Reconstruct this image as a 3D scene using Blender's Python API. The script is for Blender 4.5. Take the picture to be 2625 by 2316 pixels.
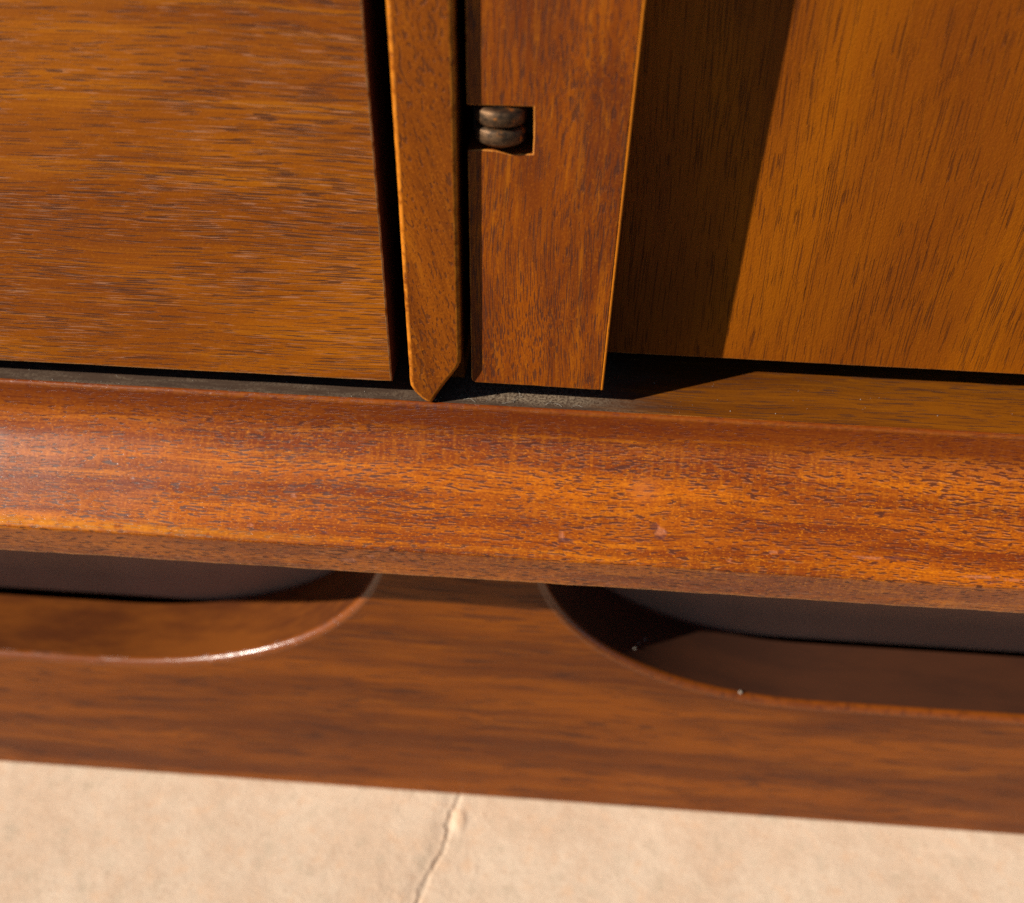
import bpy, bmesh, math, random
import numpy as np
from mathutils import Matrix, Vector, noise

for o in list(bpy.data.objects):
    bpy.data.objects.remove(o)
scene = bpy.context.scene
col = scene.collection
random.seed(7)

# All dimensions below are written in millimetres relative to the lip of the bottom rail;
# LIFT puts the concrete at z = 0.
MM = 0.001
LIFT = 203.4

# ------------------------------------------------------------------ camera
cam_d = bpy.data.cameras.new("camera")
cam = bpy.data.objects.new("camera", cam_d)
col.objects.link(cam)
scene.camera = cam
cam_d.sensor_fit = 'HORIZONTAL'
cam_d.sensor_width = 36.0
cam_d.lens = 36.0 * 2395.35 / 2625.0
cam_d.clip_start = 0.01
cam_d.clip_end = 200.0
PITCH, YAW, ROLL = math.radians(39.415), math.radians(-3.095), math.radians(-1.280)
fwd = Vector((math.sin(YAW) * math.cos(PITCH), math.cos(YAW) * math.cos(PITCH), -math.sin(PITCH)))
rgt = Vector((math.cos(YAW), -math.sin(YAW), 0))
dwn = fwd.cross(rgt)
r2 = rgt * math.cos(ROLL) + dwn * math.sin(ROLL)
d2 = -rgt * math.sin(ROLL) + dwn * math.cos(ROLL)
m = Matrix((r2, -d2, -fwd)).transposed().to_4x4()
m.translation = Vector((10.02, -180.11, 134.88 + LIFT)) * MM
cam.matrix_world = m
cam_d.dof.use_dof = True
cam_d.dof.focus_distance = 0.214
cam_d.dof.aperture_fstop = 10.0

# ------------------------------------------------------------------ sky, sun, exposure
SUN_AZ, SUN_EL = math.radians(25.5), math.radians(31.2)
to_sun = Vector((-math.cos(SUN_EL) * math.cos(SUN_AZ), -math.cos(SUN_EL) * math.sin(SUN_AZ), math.sin(SUN_EL)))
world = bpy.data.worlds.new("World")
scene.world = world
world.use_nodes = True
wn = world.node_tree
sky = wn.nodes.new('ShaderNodeTexSky')
sky.sky_type = 'NISHITA'
sky.sun_disc = False
sky.sun_elevation = SUN_EL
sky.altitude = 400
sky.air_density = 0.6
sky.dust_density = 0.1
sky.ozone_density = 1.0
sky.sun_rotation = math.atan2(to_sun.x, to_sun.y)
bg = wn.nodes['Background']
bg.inputs['Strength'].default_value = 0.05
wn.links.new(sky.outputs['Color'], bg.inputs['Color'])

sun_d = bpy.data.lights.new("sun", 'SUN')
sun_d.energy = 5.0
sun_d.angle = math.radians(0.53)
sun_d.color = (1.0, 0.93, 0.82)
sun = bpy.data.objects.new("sun", sun_d)
col.objects.link(sun)
sun.rotation_euler = (-to_sun).to_track_quat('-Z', 'Y').to_euler()
sun.location = to_sun * 3

scene.view_settings.view_transform = 'Standard'
scene.view_settings.look = 'None'
scene.view_settings.gamma = 1.0
scene.view_settings.exposure = 0.51
scene.view_settings.use_curve_mapping = False
scene.cycles.use_denoising = False


# ------------------------------------------------------------------ materials
class NT:
    """Tiny helper for building node trees."""
    def __init__(self, name):
        self.mat = bpy.data.materials.new(name)
        self.mat.use_nodes = True
        self.t = self.mat.node_tree
        self.b = self.t.nodes['Principled BSDF']

    def n(self, typ, **kw):
        x = self.t.nodes.new(typ)
        for k, v in kw.items():
            setattr(x, k, v)
        return x

    def put(self, sock, val):
        if hasattr(val, 'is_output') or isinstance(val, bpy.types.NodeSocket):
            self.t.links.new(val, sock)
        else:
            if sock.type == 'RGBA' and len(val) == 3:
                val = (*val, 1)
            sock.default_value = val

    def math(self, op, a, b=0.0, c=None, clamp=False):
        x = self.n('ShaderNodeMath', operation=op, use_clamp=clamp)
        self.put(x.inputs[0], a)
        self.put(x.inputs[1], b)
        if c is not None:
            self.put(x.inputs[2], c)
        return x.outputs[0]

    def coords(self, scale, offset=(0, 0, 0), rot=(0, 0, 0)):
        """object coordinates in millimetres, rotated to the grain, then scaled"""
        tc = self.n('ShaderNodeTexCoord')
        a = self.n('ShaderNodeMapping')
        a.inputs['Scale'].default_value = (1000, 1000, 1000)
        a.inputs['Rotation'].default_value = rot
        self.put(a.inputs['Vector'], tc.outputs['Object'])
        b = self.n('ShaderNodeMapping')
        b.inputs['Scale'].default_value = scale
        b.inputs['Location'].default_value = offset
        self.put(b.inputs['Vector'], a.outputs[0])
        return b.outputs[0]

    def noise(self, vec, scale=1.0, detail=3.0, rough=0.55, dist=0.0):
        x = self.n('ShaderNodeTexNoise')
        self.put(x.inputs['Vector'], vec)
        x.inputs['Scale'].default_value = scale
        x.inputs['Detail'].default_value = detail
        x.inputs['Roughness'].default_value = rough
        x.inputs['Distortion'].default_value = dist
        return x.outputs['Fac']

    def ramp(self, fac, lo, hi, smooth=True):
        x = self.n('ShaderNodeMapRange', interpolation_type='SMOOTHSTEP' if smooth else 'LINEAR')
        self.put(x.inputs['Value'], fac)
        self.put(x.inputs['From Min'], lo)
        self.put(x.inputs['From Max'], hi)
        return x.outputs['Result']

    def mix(self, fac, a, b, blend='MIX'):
        x = self.n('ShaderNodeMix', data_type='RGBA', blend_type=blend)
        self.put(x.inputs['Factor'], fac)
        self.put(x.inputs['A'], a)
        self.put(x.inputs['B'], b)
        return x.outputs['Result']

    def attr(self, name):
        x = self.n('ShaderNodeAttribute', attribute_name=name)
        return x.outputs['Fac']

    def bump(self, height, dist_mm, strength=1.0, normal=None):
        x = self.n('ShaderNodeBump')
        x.inputs['Strength'].default_value = strength
        x.inputs['Distance'].default_value = dist_mm * MM
        self.put(x.inputs['Height'], height)
        if normal is not None:
            self.put(x.inputs['Normal'], normal)
        return x.outputs['Normal']


def axis_scale(axis, along, across):
    return tuple(along if i == axis else across for i in range(3))


def wood(name, axis, light, mid, dark, pore, seed=0.0, pore_len=9.0, pore_w=2.0, pore_amt=1.0,
         pore_cut=0.62, rough=0.42, wear_col=(0.62, 0.27, 0.07), coat=0.0, fiddle=0.0, tilt=(0, 0, 0),
         pore_bump=0.05, band=0.05, band_len=9.0, spec=0.40, pore_glint=0.0, streak=0.6, streak_w=0.55, streak_len=45.0,
         speckle=0.3, wob=3.0, fleck_len=1.8, line=0.5, line_w=2.2, line_len=60.0, tone_col=(0.14, 0.024, 0.003)):
    w = NT(name)
    off = (seed * 13.7, seed * 7.3, seed * 3.1)
    base = w.coords((1, 1, 1), off, tilt)
    # slow wander of the grain so that lines are not ruler straight
    wb = w.n('ShaderNodeTexNoise')
    w.put(wb.inputs['Vector'], w.coords(axis_scale(axis, 0.018, 0.03), off, tilt))
    wb.inputs['Scale'].default_value = 1.0
    wb.inputs['Detail'].default_value = 1.0
    scl = w.n('ShaderNodeVectorMath', operation='MULTIPLY_ADD')
    w.put(scl.inputs[0], wb.outputs['Color'])
    scl.inputs[1].default_value = axis_scale(axis, 0.0, wob * 2)
    w.put(scl.inputs[2], base)
    p = scl.outputs[0]

    def stretched(along, across, shift=0.0):
        v = w.n('ShaderNodeVectorMath', operation='MULTIPLY_ADD')
        w.put(v.inputs[0], p)
        v.inputs[1].default_value = axis_scale(axis, along, across)
        v.inputs[2].default_value = (shift, shift * 1.7, shift * 0.6)
        return v.outputs[0]

    # broad figure, then streaks from a couple of millimetres down to single fibres
    fig = w.noise(stretched(band / band_len, band), 1.0, 2.0, 0.6, 0.3)
    c = w.mix(w.ramp(fig, 0.34, 0.66), dark, mid)
    st = w.noise(stretched(streak_w / streak_len, streak_w), 1.0, 4.0, 0.72)
    c = w.mix(w.math('MULTIPLY', w.ramp(st, 0.50, 0.72), streak), c, light)
    c = w.mix(w.math('MULTIPLY', w.ramp(st, 0.49, 0.28), streak), c, dark)
    # hair-thin lines
    fl = w.noise(stretched(line_w / line_len, line_w, 12.0), 1.0, 2.0, 0.65)
    c = w.mix(w.math('MULTIPLY', w.ramp(fl, 0.50, 0.68), line), c, w.mix(0.5, dark, pore))
    # flecks the size of wood cells
    spk = w.noise(stretched(2.6 / fleck_len, 2.6, 3.0), 1.0, 2.0, 0.7)
    c = w.mix(w.math('MULTIPLY', w.ramp(spk, 0.50, 0.76), speckle), c, dark)
    c = w.mix(w.math('MULTIPLY', w.ramp(spk, 0.48, 0.22), speckle), c, light)
    if fiddle > 0:
        # cross figure: short bars at right angles to the grain
        fd = w.noise(stretched(0.95, 0.16, 5.0), 1.0, 1.0, 0.6)
        zone = w.ramp(w.noise(stretched(0.012, 0.09, 9.0), 1.0, 0.0), 0.42, 0.62)
        c = w.mix(w.math('MULTIPLY', w.math('MULTIPLY', w.ramp(fd, 0.48, 0.68), zone), fiddle), c, light)
    # open pores, in drifts
    drift = w.noise(stretched(0.025, 0.11, 2.0), 1.0, 1.0, 0.6)
    cut = w.math('SUBTRACT', pore_cut + 0.11, w.math('MULTIPLY', drift, 0.22))
    pn = w.noise(stretched(pore_w / pore_len, pore_w, 7.0), 1.0, 0.6, 0.5)
    pores = w.ramp(pn, cut, w.math('ADD', cut, 0.045))
    c = w.mix(w.math('MULTIPLY', pores, 0.85 * pore_amt, clamp=True), c, pore)
    if pore_glint > 0:
        # painted glint: pale line along the lower lip of each pore
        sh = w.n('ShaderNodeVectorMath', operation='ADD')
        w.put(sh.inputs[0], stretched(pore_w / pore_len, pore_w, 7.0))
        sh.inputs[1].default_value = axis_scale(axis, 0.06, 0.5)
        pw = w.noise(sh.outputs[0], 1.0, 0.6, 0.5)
        glint = w.math('MULTIPLY', w.ramp(pw, w.math('ADD', cut, 0.035), w.math('ADD', cut, 0.10)), w.math('SUBTRACT', 1.0, pores))
        c = w.mix(w.math('MULTIPLY', glint, pore_glint), c, (0.58, 0.32, 0.20))
    # darker red-brown wherever the tone attribute is set
    c = w.mix(w.attr('tone'), c, w.mix(0.8, c, tone_col))
    # worn, paler edges and chips
    wear = w.attr('wear')
    wn_ = w.noise(w.coords((0.35, 0.35, 0.35), off), 1.0, 2.0, 0.65)
    c = w.mix(w.math('MULTIPLY', wear, w.ramp(wn_, 0.25, 0.62)), c, wear_col)
    chip = w.attr('chip')
    c = w.mix(chip, c, (0.47, 0.17, 0.085))
    c = w.mix(w.attr('scar'), c, (0.08, 0.025, 0.025))
    w.put(w.b.inputs['Base Color'], c)
    # gloss: lacquer, a little patchy
    rg = w.noise(w.coords((0.05, 0.05, 0.05), off), 1.0, 3.0, 0.65)
    r_ = w.math('ADD', w.math('MULTIPLY', rg, 0.22), rough - 0.11)
    r_ = w.math('ADD', r_, w.math('MULTIPLY', pores, 0.15), clamp=True)
    r_ = w.math('SUBTRACT', r_, w.math('MULTIPLY', wear, 0.12), clamp=True)
    w.put(w.b.inputs['Roughness'], r_)
    w.b.inputs['Specular IOR Level'].default_value = spec
    if coat > 0:
        w.b.inputs['Coat Weight'].default_value = coat
        w.b.inputs['Coat Roughness'].default_value = 0.3
    h = w.math('SUBTRACT', w.math('MULTIPLY', spk, 0.7), pores)
    nrm = w.bump(h, pore_bump, 1.0)
    w.put(w.b.inputs['Normal'], nrm)
    if coat > 0:
        w.put(w.b.inputs['Coat Normal'], nrm)
    return w


M = {}
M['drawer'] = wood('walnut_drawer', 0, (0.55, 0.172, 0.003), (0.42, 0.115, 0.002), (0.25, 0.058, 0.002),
                   (0.060, 0.020, 0.010), seed=1.0, pore_len=36, pore_w=4.4, pore_cut=0.60, pore_glint=0.30, pore_amt=0.9,
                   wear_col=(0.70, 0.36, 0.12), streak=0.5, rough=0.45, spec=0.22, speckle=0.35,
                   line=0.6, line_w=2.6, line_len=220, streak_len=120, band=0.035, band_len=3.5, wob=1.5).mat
M['strip'] = wood('walnut_divider', 2, (0.43, 0.117, 0.004), (0.29, 0.069, 0.003), (0.14, 0.030, 0.003),
                  (0.07, 0.020, 0.006), seed=2.0, pore_len=3.0, pore_w=1.9, pore_cut=0.60, pore_amt=0.7,
                  tilt=(0, math.radians(14), 0), wear_col=(0.52, 0.165, 0.012), streak=0.6, streak_w=0.3, streak_len=8.0,
                  speckle=0.7, spec=0.2, line=0.4, line_w=2.0, line_len=20, fleck_len=1.6).mat
M['stile'] = wood('walnut_stile', 2, (0.50, 0.140, 0.003), (0.34, 0.075, 0.002), (0.18, 0.036, 0.004),
                  (0.060, 0.020, 0.011), seed=3.0, pore_len=22, pore_w=4.2, pore_cut=0.575, pore_amt=0.85,
                  wear_col=(0.55, 0.20, 0.03), streak=0.6, streak_len=20, spec=0.24, speckle=0.5, line=0.5,
                  line_w=2.2, line_len=30, band=0.09, band_len=4).mat
M['lipping'] = wood('pale_lipping', 2, (0.52, 0.17, 0.006), (0.42, 0.125, 0.005), (0.28, 0.07, 0.005),
                    (0.20, 0.05, 0.01), seed=9.0, pore_len=6, pore_w=2.6, pore_cut=0.66, pore_amt=0.6,
                    wear_col=(0.52, 0.17, 0.006), spec=0.2, line=0.3).mat
M['door'] = wood('walnut_door', 2, (0.43, 0.128, 0.002), (0.34, 0.089, 0.002), (0.22, 0.051, 0.003),
                 (0.065, 0.017, 0.004), seed=4.0, pore_len=46, pore_w=4.0, pore_cut=0.62, pore_amt=0.75,
                 tilt=(0, math.radians(2.5), 0), pore_bump=0.12, band=0.024, band_len=3, spec=0.13, streak=0.2, streak_len=120,
                 line=0.45, line_w=2.2, line_len=260, wob=2.0).mat
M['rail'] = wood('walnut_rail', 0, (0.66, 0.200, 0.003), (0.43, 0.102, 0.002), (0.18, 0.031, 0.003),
                 (0.060, 0.014, 0.006), seed=5.0, pore_len=6.5, pore_w=2.6, pore_cut=0.595, pore_amt=1.0, pore_glint=0.14,
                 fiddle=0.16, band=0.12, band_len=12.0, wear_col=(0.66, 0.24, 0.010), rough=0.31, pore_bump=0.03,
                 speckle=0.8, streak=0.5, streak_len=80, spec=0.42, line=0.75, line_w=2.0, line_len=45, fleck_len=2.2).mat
APRON = dict(pore_len=16, pore_w=1.0, pore_cut=0.62, pore_amt=0.7, band=0.06, band_len=9, streak=0.4, streak_w=0.5, streak_len=70,
             line=0.6, line_w=1.4, line_len=60, seed=6.0)
M['apron'] = wood('walnut_apron', 0, (0.32, 0.090, 0.002), (0.22, 0.053, 0.002), (0.10, 0.022, 0.003),
                  (0.05, 0.018, 0.010), wear_col=(0.30, 0.08, 0.006), rough=0.42, spec=0.20, **APRON).mat
M['polished'] = wood('walnut_polished_arris', 0, (0.24, 0.066, 0.003), (0.18, 0.046, 0.003), (0.11, 0.026, 0.004),
                     (0.05, 0.018, 0.010), wear_col=(0.19, 0.046, 0.004), rough=0.36, spec=0.5, coat=0.25, **APRON).mat


def plain(name, c1, c2, rough, scale=0.3, bump=0.04, spec=0.3, metallic=0.0, seed=0.0):
    w = NT(name)
    nz = w.noise(w.coords((scale, scale, scale), (seed, seed, seed)), 1.0, 5.0, 0.65)
    w.put(w.b.inputs['Base Color'], w.mix(w.ramp(nz, 0.35, 0.68), c1, c2))
    w.b.inputs['Roughness'].default_value = rough
    w.b.inputs['Specular IOR Level'].default_value = spec
    w.b.inputs['Metallic'].default_value = metallic
    w.put(w.b.inputs['Normal'], w.bump(w.noise(w.coords((1.5, 1.5, 1.5)), 1.0, 4.0, 0.6), bump))
    return w.mat


def inside_material():
    """raw stained edge of the openings: redder on the drawer side to paint in its stronger light"""
    w = NT('stained_cutout')
    sep = w.n('ShaderNodeSeparateXYZ')
    w.put(sep.inputs[0], w.coords((1, 1, 1)))
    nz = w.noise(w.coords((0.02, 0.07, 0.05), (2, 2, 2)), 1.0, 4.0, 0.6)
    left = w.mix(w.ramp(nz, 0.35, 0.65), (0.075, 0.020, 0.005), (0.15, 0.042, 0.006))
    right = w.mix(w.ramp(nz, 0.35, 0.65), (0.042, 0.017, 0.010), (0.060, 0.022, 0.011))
    w.put(w.b.inputs['Base Color'], w.mix(w.ramp(sep.outputs[0], -60.0, 0.0), left, right))  # left-to-right colour change stands in for brighter light on the left
    w.b.inputs['Roughness'].default_value = 0.42
    w.b.inputs['Specular IOR Level'].default_value = 0.2
    w.put(w.b.inputs['Normal'], w.bump(w.noise(w.coords((0.3, 1.5, 1.5)), 1.0, 3.0, 0.6), 0.05))
    return w.mat


M['inside'] = inside_material()
M['backing'] = plain('grey_brown_backing', (0.29, 0.145, 0.085), (0.33, 0.165, 0.10), 0.7, 0.03, 0.03, spec=0.2)
M['edge'] = plain('dark_drawer_edge', (0.080, 0.030, 0.014), (0.14, 0.052, 0.020), 0.6, 0.1, 0.05, spec=0.15)
M['carcass'] = plain('dark_stained_carcass', (0.055, 0.030, 0.022), (0.085, 0.045, 0.032), 0.75, 0.04, 0.05, spec=0.1)


def ledge_material():
    """Bottom shelf: golden veneer on the door side, grimy and dusty towards the drawer."""
    w = wood('walnut_ledge', 0, (0.29, 0.094, 0.003), (0.20, 0.060, 0.003), (0.10, 0.027, 0.003),
             (0.06, 0.022, 0.010), seed=8.0, pore_len=20, pore_w=2.4, pore_cut=0.61, spec=0.2, line=0.7, line_len=40)
    old = w.b.inputs['Base Color'].links[0].from_socket
    sep = w.n('ShaderNodeSeparateXYZ')
    w.put(sep.inputs[0], w.coords((1, 1, 1)))
    x, y = sep.outputs[0], sep.outputs[1]
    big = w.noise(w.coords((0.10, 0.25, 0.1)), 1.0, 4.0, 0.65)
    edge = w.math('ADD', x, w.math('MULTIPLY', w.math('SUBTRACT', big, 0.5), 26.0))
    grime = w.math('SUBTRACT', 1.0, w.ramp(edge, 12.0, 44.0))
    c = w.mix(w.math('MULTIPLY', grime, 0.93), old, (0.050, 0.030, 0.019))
    # settled dust: pale grains, thick under the door stile, thin elsewhere
    g = w.noise(w.coords((1.9, 1.9, 1.9)), 1.0, 3.0, 0.75)
    patch = w.noise(w.coords((0.09, 0.5, 0.3), (4, 2, 0)), 1.0, 3.0, 0.6)
    under = w.math('MULTIPLY', w.ramp(x, -22.0, -8.0), w.math('SUBTRACT', 1.0, w.ramp(x, 8.0, 33.0)))
    under = w.math('MULTIPLY', under, w.ramp(w.math('ADD', y, w.math('MULTIPLY', big, 3.0)), 2.6, 6.0))
    thick = w.math('MAXIMUM', w.math('MULTIPLY', under, 0.75),
                   w.math('MULTIPLY', w.math('MULTIPLY', grime, w.ramp(patch, 0.35, 0.65)), 0.26))
    dust = w.math('MULTIPLY', thick, w.ramp(g, 0.38, 0.62))
    c = w.mix(dust, c, (0.31, 0.23, 0.15))
    w.t.links.new(c, w.b.inputs['Base Color'])
    rr = w.b.inputs['Roughness'].links[0].from_socket
    w.put(w.b.inputs['Roughness'], w.math('ADD', rr, w.math('MULTIPLY', grime, 0.4), clamp=True))
    return w.mat


M['ledge'] = ledge_material()


def brass_material():
    w = NT('tarnished_brass')
    n1 = w.noise(w.coords((0.55, 0.55, 0.9), (3, 1, 5)), 1.0, 4.0, 0.6)
    c = w.mix(w.ramp(n1, 0.35, 0.6), (0.075, 0.048, 0.030), (0.19, 0.105, 0.052))
    n2 = w.noise(w.coords((0.32, 0.32, 0.4), (9, 4, 2)), 1.0, 3.0, 0.6)
    c = w.mix(w.ramp(n2, 0.56, 0.66), c, (0.50, 0.17, 0.03))
    w.put(w.b.inputs['Base Color'], c)
    w.b.inputs['Metallic'].default_value = 0.85
    w.put(w.b.inputs['Roughness'], w.math('ADD', 0.38, w.math('MULTIPLY', n1, 0.3)))
    w.put(w.b.inputs['Normal'], w.bump(w.noise(w.coords((0.8, 0.8, 3.5)), 1.0, 4.0, 0.6), 0.06))
    return w.mat


M['brass'] = brass_material()
M['iron'] = plain('blackened_leaf', (0.03, 0.022, 0.018), (0.06, 0.04, 0.03), 0.5, 0.3, 0.05, metallic=0.6)


def concrete_material():
    w = NT('sunlit_concrete')
    a = w.noise(w.coords((0.030, 0.030, 0.030)), 1.0, 5.0, 0.6)
    b = w.noise(w.coords((0.13, 0.13, 0.13), (5, 2, 1)), 1.0, 4.0, 0.65)
    g = w.noise(w.coords((0.55, 0.55, 0.55), (1, 7, 3)), 1.0, 3.0, 0.7)
    c = w.mix(w.ramp(a, 0.35, 0.65), (0.62, 0.455, 0.32), (0.68, 0.53, 0.39))
    c = w.mix(w.math('MULTIPLY', w.ramp(b, 0.52, 0.70), 0.7), c, (0.68, 0.465, 0.305))
    c = w.mix(w.math('MULTIPLY', w.ramp(b, 0.48, 0.30), 0.6), c, (0.53, 0.42, 0.30))
    c = w.mix(w.math('MULTIPLY', w.ramp(g, 0.54, 0.70), 0.4), c, (0.46, 0.30, 0.19))
    c = w.mix(w.math('MULTIPLY', w.ramp(g, 0.44, 0.28), 0.5), c, (0.72, 0.57, 0.43))
    c = w.mix(w.math('MULTIPLY', w.attr('crumb'), 0.7), c, (0.72, 0.50, 0.33))
    c = w.mix(w.math('MULTIPLY', w.attr('crack'), 0.4), c, (0.24, 0.20, 0.16))
    w.put(w.b.inputs['Base Color'], c)
    w.b.inputs['Roughness'].default_value = 0.9
    w.b.inputs['Specular IOR Level'].default_value = 0.15
    w.put(w.b.inputs['Normal'], w.bump(w.noise(w.coords((0.8, 0.8, 0.8)), 1.0, 4.0, 0.7), 0.22))
    return w.mat


M['concrete'] = concrete_material()
M['lint'] = plain('pale_lint', (0.30, 0.26, 0.21), (0.45, 0.40, 0.33), 0.9, 0.5, 0.0)


# ------------------------------------------------------------------ mesh helpers
def finish(name, me, mats, parent=None, smooth=True):
    o = bpy.data.objects.new(name, me)
    col.objects.link(o)
    for mt in (mats if isinstance(mats, (list, tuple)) else [mats]):
        me.materials.append(mt)
    if smooth:
        for p in me.polygons:
            p.use_smooth = True
    if parent is not None:
        o.parent = parent
    return o


def float_attr(me, name, values):
    a = me.attributes.new(name, 'FLOAT', 'POINT')
    a.data.foreach_set('value', np.asarray(values, dtype=np.float32))


def V(x, y, z):
    return Vector((x * MM, y * MM, (z + LIFT) * MM))


def wear_from_bevel(bm, big_mm2):
    lay = bm.verts.layers.float.new('wear')
    for v in bm.verts:
        v[lay] = 0.0 if any(f.calc_area() > big_mm2 * 1e-6 for f in v.link_faces) else 1.0


def extruded(name, outline, y0, y1, mats, parent, radius=0.6, seg=4, big=60.0, radii=None, keep=None, side_mat=None, bevel_mat=0, jit=0.0):
    """Board whose front outline (x, z list, mm) is pushed from y0 back to y1; front arrises are rounded."""
    if jit > 0:
        dense = []
        for i, (x0_, z0_) in enumerate(outline):
            x1_, z1_ = outline[(i + 1) % len(outline)]
            ln = math.hypot(x1_ - x0_, z1_ - z0_)
            # only what the picture shows gets fine steps
            k = max(1, int(ln / 2.5)) if ln < 330 else max(1, int(ln / 4.0))
            nx_, nz_ = (z1_ - z0_) / ln, -(x1_ - x0_) / ln
            for j in range(k):
                f = j / k
                px, pz = x0_ + (x1_ - x0_) * f, z0_ + (z1_ - z0_) * f
                d = 0.0
                if 0 < j:
                    d = jit * (noise.noise(Vector((px * 0.05, pz * 0.05, 1.7))) + 0.7 * noise.noise(Vector((px * 0.31, pz * 0.31, 4.2))))
                    if noise.noise(Vector((px * 0.8, pz * 0.8, 9.2))) > 0.46:
                        d -= jit * 1.6
                dense.append((px + nx_ * d, pz + nz_ * d))
        outline = dense
    bm = bmesh.new()
    front = [bm.verts.new(V(x, y0, z)) for x, z in outline]
    back = [bm.verts.new(V(x, y1, z)) for x, z in outline]
    bm.faces.new(front)
    bm.faces.new(list(reversed(back)))
    n = len(outline)
    sides = []
    for i in range(n):
        f = bm.faces.new((front[i], back[i], back[(i + 1) % n], front[(i + 1) % n]))
        if side_mat is not None and side_mat(outline[i], outline[(i + 1) % n]):
            f.material_index = 1
        sides.append(f)
    bmesh.ops.recalc_face_normals(bm, faces=bm.faces[:])
    edges = []
    for i in range(n):
        if keep is not None and not keep(outline[i], outline[(i + 1) % n]):
            continue
        e = bm.edges.get((front[i], front[(i + 1) % n]))
        edges.append(e)
    bmesh.ops.bevel(bm, geom=edges, offset=radius * MM, segments=seg, profile=0.5, affect='EDGES',
                    clamp_overlap=True, material=bevel_mat)
    wear_from_bevel(bm, big)
    for f in bm.faces:
        f.smooth = True
    me = bpy.data.meshes.new(name)
    bm.to_mesh(me)
    bm.free()
    o = finish(name, me, mats, parent, smooth=False)
    # flat faces stay flat, the rounding stays smooth
    me.set_sharp_from_angle(angle=math.radians(34))
    wn_ = o.modifiers.new('normals', 'WEIGHTED_NORMAL')
    wn_.keep_sharp = True
    return o


def box(name, x0, x1, y0, y1, z0, z1, mat, parent, r=0.5):
    return extruded(name, [(x0, z0), (x1, z0), (x1, z1), (x0, z1)], y0, y1, mat, parent, radius=r, seg=3, big=30.0)


# ------------------------------------------------------------------ ground
def build_ground():
    xs = np.concatenate([-np.geomspace(3000, 235, 14), np.arange(-230, -46, 1.6), np.arange(-46, -4, 0.22), np.arange(-4, 231, 1.6), np.geomspace(235, 3000, 14)])
    ys = np.concatenate([np.arange(-150, -46, 2.0), np.arange(-46, 24, 0.45), np.arange(24, 40, 1.0), np.geomspace(42, 3000, 14)])  # concrete stops short in front, out of view, to limit bounced light
    X, Y = np.meshgrid(xs, ys)
    crack = [(-14, 60), (-16.5, 30), (-18.4, 15.2), (-20.8, 10), (-21.5, 4.2), (-21.0, -1.5), (-22.0, -5.4), (-23.6, -8.9),
             (-25.6, -14.2), (-27.2, -18.8), (-28.2, -23.1), (-30.5, -33), (-29, -48), (-34, -66), (-38, -100)]
    cy_ = np.array([c[1] for c in crack][::-1])
    cx_ = np.array([c[0] for c in crack][::-1])
    jag = np.array([0.9 * noise.noise(Vector((0.0, float(v) * 0.22, 3.0))) + 0.5 * noise.noise(Vector((0.0, float(v) * 0.8, 6.0))) for v in ys])
    cxv = np.interp(ys, cy_, cx_) + jag
    half = np.array([0.55 + 0.45 * noise.noise(Vector((2.0, float(v) * 0.35, 1.0))) for v in ys])
    half = np.clip(half, 0.12, 1.0) + 0.35 + 0.8 * np.exp(-((ys + 20.0) / 3.0) ** 2) + 0.5 * np.exp(-((ys - 4.5) / 2.5) ** 2)
    dep = 0.75 * np.clip(np.array([0.9 + 0.8 * noise.noise(Vector((4.0, float(v) * 0.16, 1.0))) for v in ys]), 0.15, 2)
    d = X - cxv[:, None]
    groove = np.clip(1.25 - np.abs(d) / half[:, None], 0, 1)
    Z = np.zeros_like(X)
    it = np.nditer([X, Y, Z], op_flags=[['readonly'], ['readonly'], ['readwrite']])
    for a, b, c in it:
        if abs(a) < 240 and -110 < b < 60:
            v = Vector((float(a), float(b), 0))
            c[...] = 0.25 * noise.noise(v * 0.03) + 0.10 * noise.noise(v * 0.21) + 0.08 * noise.noise(v * 0.7)
    Z -= dep[:, None] * groove
    # the slab dips towards the crack on its left and has a small crumb standing on its right
    Z -= 0.35 * np.exp(-((d + 2.5) / 3.0) ** 2) * (np.abs(X) < 60)
    crumb = np.exp(-((((X + 16.9) / 2.3) ** 2 + ((Y - 6.5) / 4.2) ** 2) ** 2))
    Z += 0.55 * crumb
    Z = np.minimum(Z, 1.4) - 0.75
    ny, nx = X.shape
    verts = np.stack([X * MM, Y * MM, Z * MM], axis=-1).reshape(-1, 3)
    idx = np.arange(nx * ny).reshape(ny, nx)
    faces = np.stack([idx[:-1, :-1], idx[:-1, 1:], idx[1:, 1:], idx[1:, :-1]], axis=-1).reshape(-1, 4)
    me = bpy.data.meshes.new('ground')
    me.from_pydata(verts.tolist(), [], faces.tolist())
    float_attr(me, 'crack', groove.ravel() * (np.abs(X) < 60).ravel())
    float_attr(me, 'crumb', crumb.ravel())
    o = finish('ground', me, M['concrete'])
    o['kind'] = 'structure'
    o['label'] = 'sunlit peach concrete slab with a crack'
    return o


build_ground()


def build_bounce_limiter():  # added unseen dark sheet, keeps ground bounce out of the shadows
    bm = bmesh.new()
    for x, y in ((-6000, -6000), (6000, -6000), (6000, -150), (-6000, -150)):
        bm.verts.new((x * MM, y * MM, -0.02))
    bm.faces.new(bm.verts[:])
    me = bpy.data.meshes.new('bounce_limiter')
    bm.to_mesh(me)
    bm.free()
    o = finish('bounce_limiter', me, plain('bounce_limiter_dark', (0.03, 0.03, 0.03), (0.06, 0.055, 0.05), 0.9, 0.4, 0.3), smooth=False)
    o['kind'] = 'structure'


build_bounce_limiter()

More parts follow.
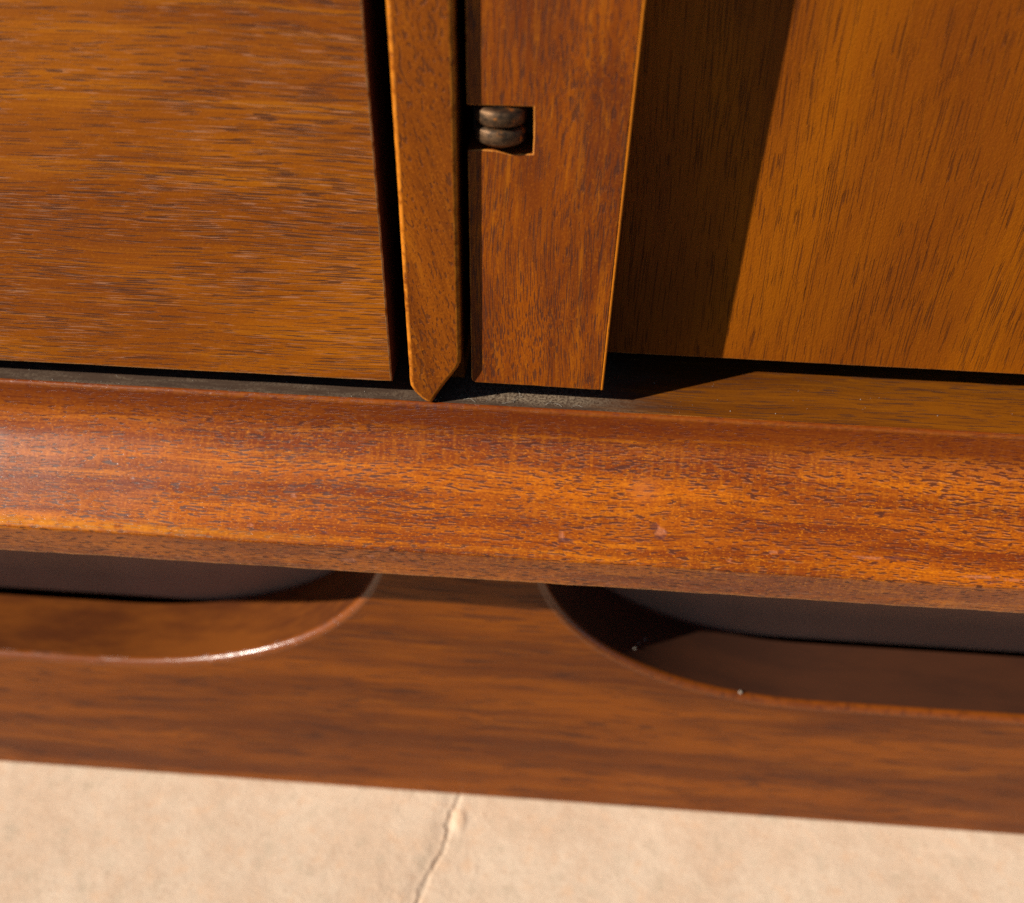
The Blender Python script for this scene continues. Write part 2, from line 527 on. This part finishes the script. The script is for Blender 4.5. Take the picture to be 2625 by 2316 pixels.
# ------------------------------------------------------------------ the sideboard
XL, XR, ZT, YB = -430.0, 430.0, 330.0, 330.0
side = bpy.data.objects.new('sideboard', None)
col.objects.link(side)
side['label'] = 'walnut sideboard with drawer, door and scalloped plinth standing on sunlit concrete'
side['category'] = 'sideboard'

# hidden body: back, ends, top, floor of the drawer bay
box('case_back', XL + 16, XR - 16, YB - 12, YB, 0.6, ZT - 18, M['carcass'], side)
box('case_end', XL, XL + 15.8, 4, YB, 0.6, ZT - 18, M['strip'], side)
box('case_end', XR - 15.8, XR, 4, YB, 0.6, ZT - 18, M['strip'], side)
box('case_top', XL - 4, XR + 4, -6, YB + 2, ZT - 17.8, ZT, M['drawer'], side, r=2.0)

# bottom shelf seen as the ledge in front of drawer and door
extruded('ledge', [(XL, -17.0), (XR, -17.0), (XR, -0.06), (XL, -0.06)], 0.95, YB - 0.5, M['ledge'], side, radius=0.12, seg=2, big=200.0)

# drawer front
extruded('drawer_front', [(XL + 17, 4.7), (-29.0, 4.7), (-29.0, ZT - 20), (XL + 17, ZT - 20)], 1.75, 21.5,
         [M['drawer'], M['edge']], side, radius=0.5, seg=4, big=25.0, jit=0.09, side_mat=lambda p, q: abs(p[0] - q[0]) < 0.5 and p[0] > -40)

# vertical divider between drawer and door: rounded front strip with a cut toe, on a plain partition
strip_pts = [(-24.55, 7.3), (-24.40, 4.9), (-23.45, 3.0), (-21.7, 1.1), (-20.6, 0.35), (-19.4, 0.15), (-18.7, 1.3),
             (-18.04, 2.6), (-15.98, 5.9), (-14.15, 8.7), (-12.75, 10.9), (-12.15, 12.4), (-12.05, 14.6), (-12.05, ZT - 20), (-24.55, ZT - 20)]
dv = extruded('divider_strip', strip_pts, -0.1, 11.0, M['strip'], side, radius=1.15, seg=5, big=3.0, jit=0.05)
box('partition', -23.8, -12.6, 11.2, YB - 14, 0.3, ZT - 20, M['strip'], side, r=0.3)

# door: recessed panel with a proud stile, hinge pocket cut into the stile
door = extruded('door', [(4.0, 6.7), (XR - 18, 5.9), (XR - 18, ZT - 20), (4.0, ZT - 20)], 16.6, 19.9,
                M['door'], side, radius=0.3, seg=3, big=6.0, jit=0.07)
stile_pts = [(-9.0, 5.25), (20.93, 4.95), (24.2, ZT - 22), (-10.2, ZT - 22), (-10.2, 71.2), (2.85, 71.35), (2.95, 62.0),
             (-1.4, 61.75), (-4.5, 62.35), (-7.5, 62.5), (-10.15, 62.2), (-10.0, 6.6), (-9.75, 5.7)]
stile = extruded('stile', stile_pts, 2.6, 16.4, M['stile'], door, radius=0.3, seg=4, big=12.0, jit=0.05)

extruded('edge_lipping', [(20.95, 4.95), (21.6, 4.93), (24.87, ZT - 22), (24.22, ZT - 22)], 2.55, 16.4, M['lipping'], door,
         radius=0.25, seg=4, big=12.0)

# hinge: blackened leaf in the pocket, two rounded knuckles and a pin
hinge = box('hinge', -10.0, 2.7, 12.0, 13.4, 62.6, 71.0, M['iron'], side, r=0.2)


def lathe(name, prof, cx_, cy_, cz_, mat, parent, n=40):
    vs, fs = [], []
    for r_, z_ in prof:
        for k in range(n):
            a = 2 * math.pi * k / n
            vs.append(V(cx_ + r_ * math.cos(a), cy_ + r_ * math.sin(a), cz_ + z_))
    for i in range(len(prof) - 1):
        for k in range(n):
            fs.append((i * n + k, i * n + (k + 1) % n, (i + 1) * n + (k + 1) % n, (i + 1) * n + k))
    fs.append(tuple(reversed(range(n))))
    fs.append(tuple(range((len(prof) - 1) * n, len(prof) * n)))
    me = bpy.data.meshes.new(name)
    me.from_pydata([tuple(v) for v in vs], [], fs)
    o = finish(name, me, mat, parent)
    me.set_sharp_from_angle(angle=math.radians(50))
    return o


knuckle_prof = [(3.0, -1.86), (4.3, -1.84), (4.55, -1.78), (5.16, -1.28), (5.25, -1.15), (5.25, 1.10), (5.16, 1.24), (4.60, 1.66), (4.35, 1.72), (3.0, 1.74)]
for zc in (69.1, 65.35):
    lathe('knuckle', knuckle_prof, -3.7, 5.9, zc, M['brass'], hinge)
lathe('pin', [(2.6, -4.6), (2.9, -4.3), (2.9, 4.3), (2.6, 4.6)], -3.7, 5.9, 67.2, M['brass'], hinge)


# bottom rail: hollow-moulded front edge, built as a fine grid so that dents and chips are real relief
def build_rail():
    L = 36.2
    k = 110
    us = (np.arange(k) + 0.5) / k
    nrm = np.radians(np.interp(us, [0, .15, .4, 1], [4, 9, 46, 59]))
    py = [0.0]
    pz = [-0.9]
    for a in nrm:
        py.append(py[-1] - math.sin(a) * L / k)
        pz.append(pz[-1] - math.cos(a) * L / k)
    lip = [(0.93, -0.02), (0.78, -0.01), (0.52, -0.10), (0.28, -0.26), (0.10, -0.50)]
    face = list(zip(py, pz))
    ya, za = face[-1]
    # rounded arris, lower fillet, underside
    arr = [(ya - 0.32, za - 0.32), (ya - 0.42, za - 0.75), (ya - 0.36, za - 1.2)]
    yb0 = ya + 1.5
    zb = -(54.6 - 1.088 * (-yb0 - 6)) + 0.55
    low = [(ya - 0.36 + ((yb0 - ya + 0.36) * t), za - 1.2 + (zb - za + 1.2) * t) for t in np.linspace(0, 1, 26)[1:]]
    yb_, zb_ = low[-1]
    bot = [(yb_ + 0.15, zb_ - 0.35), (yb_ + 0.5, zb_ - 0.55), (yb_ + 1.2, zb_ - 0.6), (0.0, zb_ - 0.6), (60.0, zb_ - 0.6)]
    prof = np.array(lip + face + arr + low + bot)
    n_lip, n_face = len(lip), len(face)
    seg = np.hypot(*np.diff(prof, axis=0).T)
    s = np.concatenate([[0], np.cumsum(seg)])
    s -= s[n_lip]
    s_arris = s[n_lip + n_face]
    xs = np.concatenate([np.linspace(XL, -160, 40), np.arange(-159.6, 160, 0.36), np.linspace(160.2, XR, 40)])
    tang = np.gradient(prof, axis=0)
    tang /= np.linalg.norm(tang, axis=1)[:, None]
    nor = np.stack([tang[:, 1], -tang[:, 0]], axis=1)     # outward (front / up)
    # chips: x, s, half width, half height, kind (0 bare wood, 1 dark bruise)
    chips = [(13.6, 30.9, 0.6, 1.2, 0, .16), (14.3, 32.0, 2.2, 0.5, 1, .10), (37.3, 28.5, 1.5, 1.2, 0, .20), (35.9, 27.3, 1.2, 0.9, 1, .20),
             (37.2, 30.0, 2.0, 0.5, 1, .10), (64.6, 31.8, 1.4, 0.45, 0, .12), (66.4, 31.6, 0.9, 0.6, 1, .12), (54.0, 34.6, 0.6, 0.5, 0, .14),
             (87.5, 31.7, 3.8, 0.40, 0, .12), (93.6, 31.5, 3.0, 0.5, 1, .08), (113.0, 34.8, 4.5, 0.40, 0, .16), (121.0, 35.0, 3.0, 0.4, 0, .16),
             (116.0, 35.8, 3.0, 0.3, 1, .1), (-53.0, 25.0, 0.6, 0.6, 0, .08), (-94.1, 23.0, 0.55, 0.5, 0, .08), (-62.5, 33.0, 0.9, 0.45, 0, .10),
             (-38.6, 42.6, 2.0, 0.9, 0, .08), (-32.7, 40.3, 1.1, 0.6, 0, .06), (-44, 33.8, 1.2, .4, 1, .08), (-20, 34.5, 1.4, .4, 1, .08),
             (22.0, 19.0, .35, .35, 1, .06), (-78, 30, .9, .3, 1, .05), (5.5, 29.0, 1.3, .3, 1, .06), (75.0, 24.0, 1.6, .35, 1, .05)]
    X, S = np.meshgrid(xs, s)
    dz = np.zeros_like(X)
    chip = np.zeros_like(X)
    scar = np.zeros_like(X)
    wear = np.zeros_like(X)
    rng = random.Random(3)
    for cx_, cs, hw, hh, kind, dep in chips:
        i0, i1 = np.searchsorted(xs, [cx_ - hw * 2.2 - 1, cx_ + hw * 2.2 + 1])
        j0, j1 = np.searchsorted(s, [cs - hh * 2.2 - 1, cs + hh * 2.2 + 1])
        for j in range(j0, min(j1, len(s))):
            for i in range(i0, min(i1, len(xs))):
                u = (xs[i] - cx_) / hw
                v = (s[j] - cs) / hh
                q = math.hypot(u, v) + 0.5 * noise.noise(Vector((xs[i] * 1.1, s[j] * 1.1, cx_))) + 0.25 * noise.noise(Vector((xs[i] * 3.1, s[j] * 3.1, cx_)))
                f = max(0.0, min(1.0, (1.0 - q) / 0.25))
                ring = max(0.0, 1.0 - abs(q - 1.05) / 0.22)
                if kind == 0 and v > -0.5 and hh > 0.5:
                    scar[j, i] = max(scar[j, i], 1.0 * ring * min(1.0, v + 0.5))
                if f > 0:
                    dz[j, i] -= dep * f * (0.75 + 0.25 * u)
                    if kind == 0:
                        chip[j, i] = max(chip[j, i], (0.45 + 0.35 * noise.noise(Vector((xs[i] * 2.0, s[j] * 2.0, 4)))) * f)
                    else:
                        scar[j, i] = max(scar[j, i], 0.65 * f)
    # slight hand-sanded waviness
    for i, x in enumerate(xs):
        if abs(x) > 165:
            continue
        wv = 0.10 * noise.noise(Vector((x * 0.045, 3.3, 0))) + 0.05 * noise.noise(Vector((x * 0.13, 8.1, 0)))
        dz[:, i] += wv
        # nibbled lip and lower edge
        nl = noise.noise(Vector((x * 0.35, 1.7, 4))) + 0.7 * noise.noise(Vector((x * 1.1, 5.1, 2)))
        dz[n_lip - 2:n_lip + 3, i] += -0.10 * max(0.0, nl)
        nb = noise.noise(Vector((x * 0.11, 9.7, 4)))
        dz[-12:-3, i] += 0.14 * nb + 0.05 * noise.noise(Vector((x * 0.7, 9.7, 4)))
        na = noise.noise(Vector((x * 0.25, 2.2, 7)))
        dz[n_lip + n_face - 3:n_lip + n_face + 3, i] += -0.12 * max(0.0, na)
    wear += 0.5 * np.exp(-((S - s_arris + 1.2) / 1.2) ** 2) * np.clip((-20 - X) / 70, 0.12, 1.3)  # golden line along the arris, stronger towards the left
    wear += 0.12 * np.exp(-((S + 0.35) / 0.55) ** 2)
    wear += 0.6 * np.exp(-((S - s[-5]) / 0.5) ** 2)
    # scuffed rubbed patch
    chip += 0.16 * np.exp(-(((X - 33.3) / 3.2) ** 2 + ((S - 18.2) / 2.8) ** 2))
    # tone: a darker stripe under the lip, red streaks low on the right, a darker lower fillet
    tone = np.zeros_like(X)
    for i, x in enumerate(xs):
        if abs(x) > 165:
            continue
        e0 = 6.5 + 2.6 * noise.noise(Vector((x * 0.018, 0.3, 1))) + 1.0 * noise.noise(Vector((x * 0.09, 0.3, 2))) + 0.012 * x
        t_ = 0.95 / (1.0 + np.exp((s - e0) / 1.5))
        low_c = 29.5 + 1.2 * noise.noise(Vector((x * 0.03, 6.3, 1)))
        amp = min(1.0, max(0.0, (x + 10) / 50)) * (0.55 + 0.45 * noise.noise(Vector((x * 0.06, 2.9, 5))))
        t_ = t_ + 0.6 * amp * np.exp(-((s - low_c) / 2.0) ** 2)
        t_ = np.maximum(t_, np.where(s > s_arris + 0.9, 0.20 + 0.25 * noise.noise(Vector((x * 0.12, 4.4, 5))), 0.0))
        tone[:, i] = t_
        # gummy black residue where the divider toe meets the lip
        g = max(0.0, 1.0 - abs(x + 20.5) / 9.5)
        if g > 0:
            gn = noise.noise(Vector((x * 0.9, 0.7, 3))) + 0.5 * noise.noise(Vector((x * 2.6, 0.7, 3)))
            scar[:, i] = np.maximum(scar[:, i], np.clip((0.35 + gn) * g * 1.6, 0, 0.85) * np.exp(-((s - 0.1) / 0.9) ** 2))
    PY = prof[:, 0][:, None] + nor[:, 0][:, None] * -dz * -1
    PZ = prof[:, 1][:, None] + nor[:, 1][:, None] * dz
    verts = np.stack([X * MM, PY * MM, (PZ + LIFT) * MM], axis=-1).reshape(-1, 3)
    ny, nx = X.shape
    idx = np.arange(nx * ny).reshape(ny, nx)
    faces = np.stack([idx[:-1, :-1], idx[1:, :-1], idx[1:, 1:], idx[:-1, 1:]], axis=-1).reshape(-1, 4)
    me = bpy.data.meshes.new('bottom_rail')
    me.from_pydata(verts.tolist(), [], faces.tolist())
    float_attr(me, 'wear', np.clip(wear, 0, 1).ravel())
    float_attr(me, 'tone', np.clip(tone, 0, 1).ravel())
    float_attr(me, 'chip', np.clip(chip, 0, 1).ravel())
    float_attr(me, 'scar', np.clip(scar, 0, 1).ravel())
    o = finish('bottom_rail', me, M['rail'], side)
    return o


rail = build_rail()


# plinth: thick board with two long scalloped openings cut from its top
def scallop(cx_, a, cz_, b, z_top, right_from, n=44, p=2.12):
    """points from the top of the near curve down to the flat bottom"""
    pts = []
    for i in range(n + 1):
        t = math.pi / 2 * i / n
        x = a * (math.cos(t) ** (2 / p))
        z = b * (math.sin(t) ** (2 / p))
        pts.append((x, -z))
    return pts


ZP = -40.3
out = [(XL + 6, -LIFT), (XR - 6, -LIFT), (XR - 6, ZP)]
rc = [(107 - x, -62 + z) for x, z in scallop(0, 99.0, 0, 69.6, 0, 0)]          # near curve of the right opening
rc2 = [(XR - 60 - 95 + x, -62 + z) for x, z in scallop(0, 95.0, 0, 69.6, 0, 0)]
lc = [(-147 + x, -62 + z) for x, z in scallop(0, 107.0, 0, 71.2, 0, 0)]        # near curve of the left opening
lc2 = [(XL + 60 + 95 - x, -62 + z) for x, z in scallop(0, 95.0, 0, 71.2, 0, 0)]


def flat(x0, x1, z0, z1, step=4.0):
    k = int(abs(x1 - x0) / step)
    return [(x0 + (x1 - x0) * i / k, z0 + (z1 - z0) * i / k) for i in range(1, k)]


out += [(XR - 60, ZP)] + rc2 + flat(rc2[-1][0], rc[-1][0], rc2[-1][1], rc[-1][1]) + list(reversed(rc)) + [(8.0, ZP)]
out += [(-40.0, ZP)] + lc + flat(lc[-1][0], lc2[-1][0], lc[-1][1], lc2[-1][1]) + list(reversed(lc2)) + [(XL + 60, ZP), (XL + 6, ZP)]


def is_cut(p, q):
    return min(p[1], q[1]) > -LIFT + 5 and abs(p[0]) < XR - 20 and abs(q[0]) < XR - 20 and not (p[1] == ZP and q[1] == ZP)


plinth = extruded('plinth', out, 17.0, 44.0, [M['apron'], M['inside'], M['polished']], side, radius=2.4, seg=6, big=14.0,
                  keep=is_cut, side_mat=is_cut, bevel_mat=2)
box('plinth_backing', XL + 23, XR - 23, 46.5, 58.0, -132.0, -40.4, M['backing'], side, r=0.5)
box('plinth_back', XL + 7, XR - 7, 90.0, 104.0, -LIFT, -40.4, M['carcass'], side, r=0.3)
box('plinth_end', XL + 6.5, XL + 22, 44.2, 89.8, -LIFT, -40.4, M['carcass'], side, r=0.3)
box('plinth_end', XR - 22, XR - 6.5, 44.2, 89.8, -LIFT, -40.4, M['carcass'], side, r=0.3)


# ------------------------------------------------------------------ lint and dust
def tube(vs, fs, pts, r, n=5):
    base = len(vs)
    for i, p in enumerate(pts):
        t = (pts[min(i + 1, len(pts) - 1)] - pts[max(i - 1, 0)]).normalized()
        u = t.orthogonal().normalized()
        v = t.cross(u)
        for k_ in range(n):
            a = 2 * math.pi * k_ / n
            vs.append(tuple(p + (u * math.cos(a) + v * math.sin(a)) * r))
    for i in range(len(pts) - 1):
        for k_ in range(n):
            fs.append((base + i * n + k_, base + i * n + (k_ + 1) % n, base + (i + 1) * n + (k_ + 1) % n, base + (i + 1) * n + k_))


def build_lint():
    vs, fs = [], []
    spots = [(-6.5, 2.0, 4.5, 0.7), (-2.5, 1.8, 4.0, 0.2), (0.2, 2.4, 3.6, 1.1), (-9.0, 1.7, 3.2, 2.2), (17.0, 2.0, 3.0, 2.9),
             (1.6, 5.2, 3.5, 1.0), (8.0, 2.2, 2.4, .4), (-17.8, 1.0, 1.8, 1.2), (12.0, 1.7, 2.2, 2.0)]
    rng = random.Random(11)
    for x, y, ln, ang in spots:
        pts = []
        a = ang
        px, py_ = x, y
        for k_ in range(12):
            pts.append(V(px, max(py_, 0.6), 0.10 + 0.35 * math.sin(k_ / 11 * math.pi) * rng.uniform(.5, 1.2)))
            a += rng.uniform(-0.55, 0.55)
            px += math.cos(a) * ln / 11
            py_ += math.sin(a) * ln / 11
        tube(vs, fs, pts, 0.035 * MM)
    me = bpy.data.meshes.new('lint')
    me.from_pydata(vs, [], fs)
    o = finish('lint', me, M['lint'])
    o['kind'] = 'stuff'
    o['label'] = 'fine pale lint fibres lying on the dusty ledge under the door stile'
    o['category'] = 'lint'


def build_dust():
    vs, fs = [], []
    rng = random.Random(5)

    def grain(p, r):
        b = len(vs)
        bm = bmesh.new()
        bmesh.ops.create_icosphere(bm, subdivisions=1, radius=r * MM)
        for v in bm.verts:
            vs.append(tuple(p + v.co * rng.uniform(.7, 1.25)))
        for f in bm.faces:
            fs.append(tuple(b + v.index for v in f.verts))
        bm.free()
    for _ in range(34):
        grain(V(rng.uniform(20, 125), rng.uniform(1.6, 15), 0.02), rng.choice((0.04, 0.05, 0.06, 0.07, 0.13)))
    for _ in range(60):
        grain(V(rng.uniform(-128, 22), rng.uniform(1.3, 6), 0.0), rng.choice((0.04, 0.05, 0.06, 0.11)))
    # bigger specks on the floor of the right plinth opening
    for x, y, r in [(46, 30, .45), (42, 24, .35), (79, 18.6, .6), (43.5, 27, .35)]:
        t = max(0.0, 1 - (abs(x - 107) / 99.0) ** 2.12) if x < 107 else 1.0
        grain(V(x, y, -62 - 69.6 * t ** (1 / 2.12) + r * 0.6), r)
    me = bpy.data.meshes.new('dust')
    me.from_pydata(vs, [], fs)
    o = finish('dust', me, M['lint'])
    o['kind'] = 'stuff'
    o['label'] = 'scattered pale dust specks on the ledge and inside the plinth opening'
    o['category'] = 'dust'


build_lint()
build_dust()
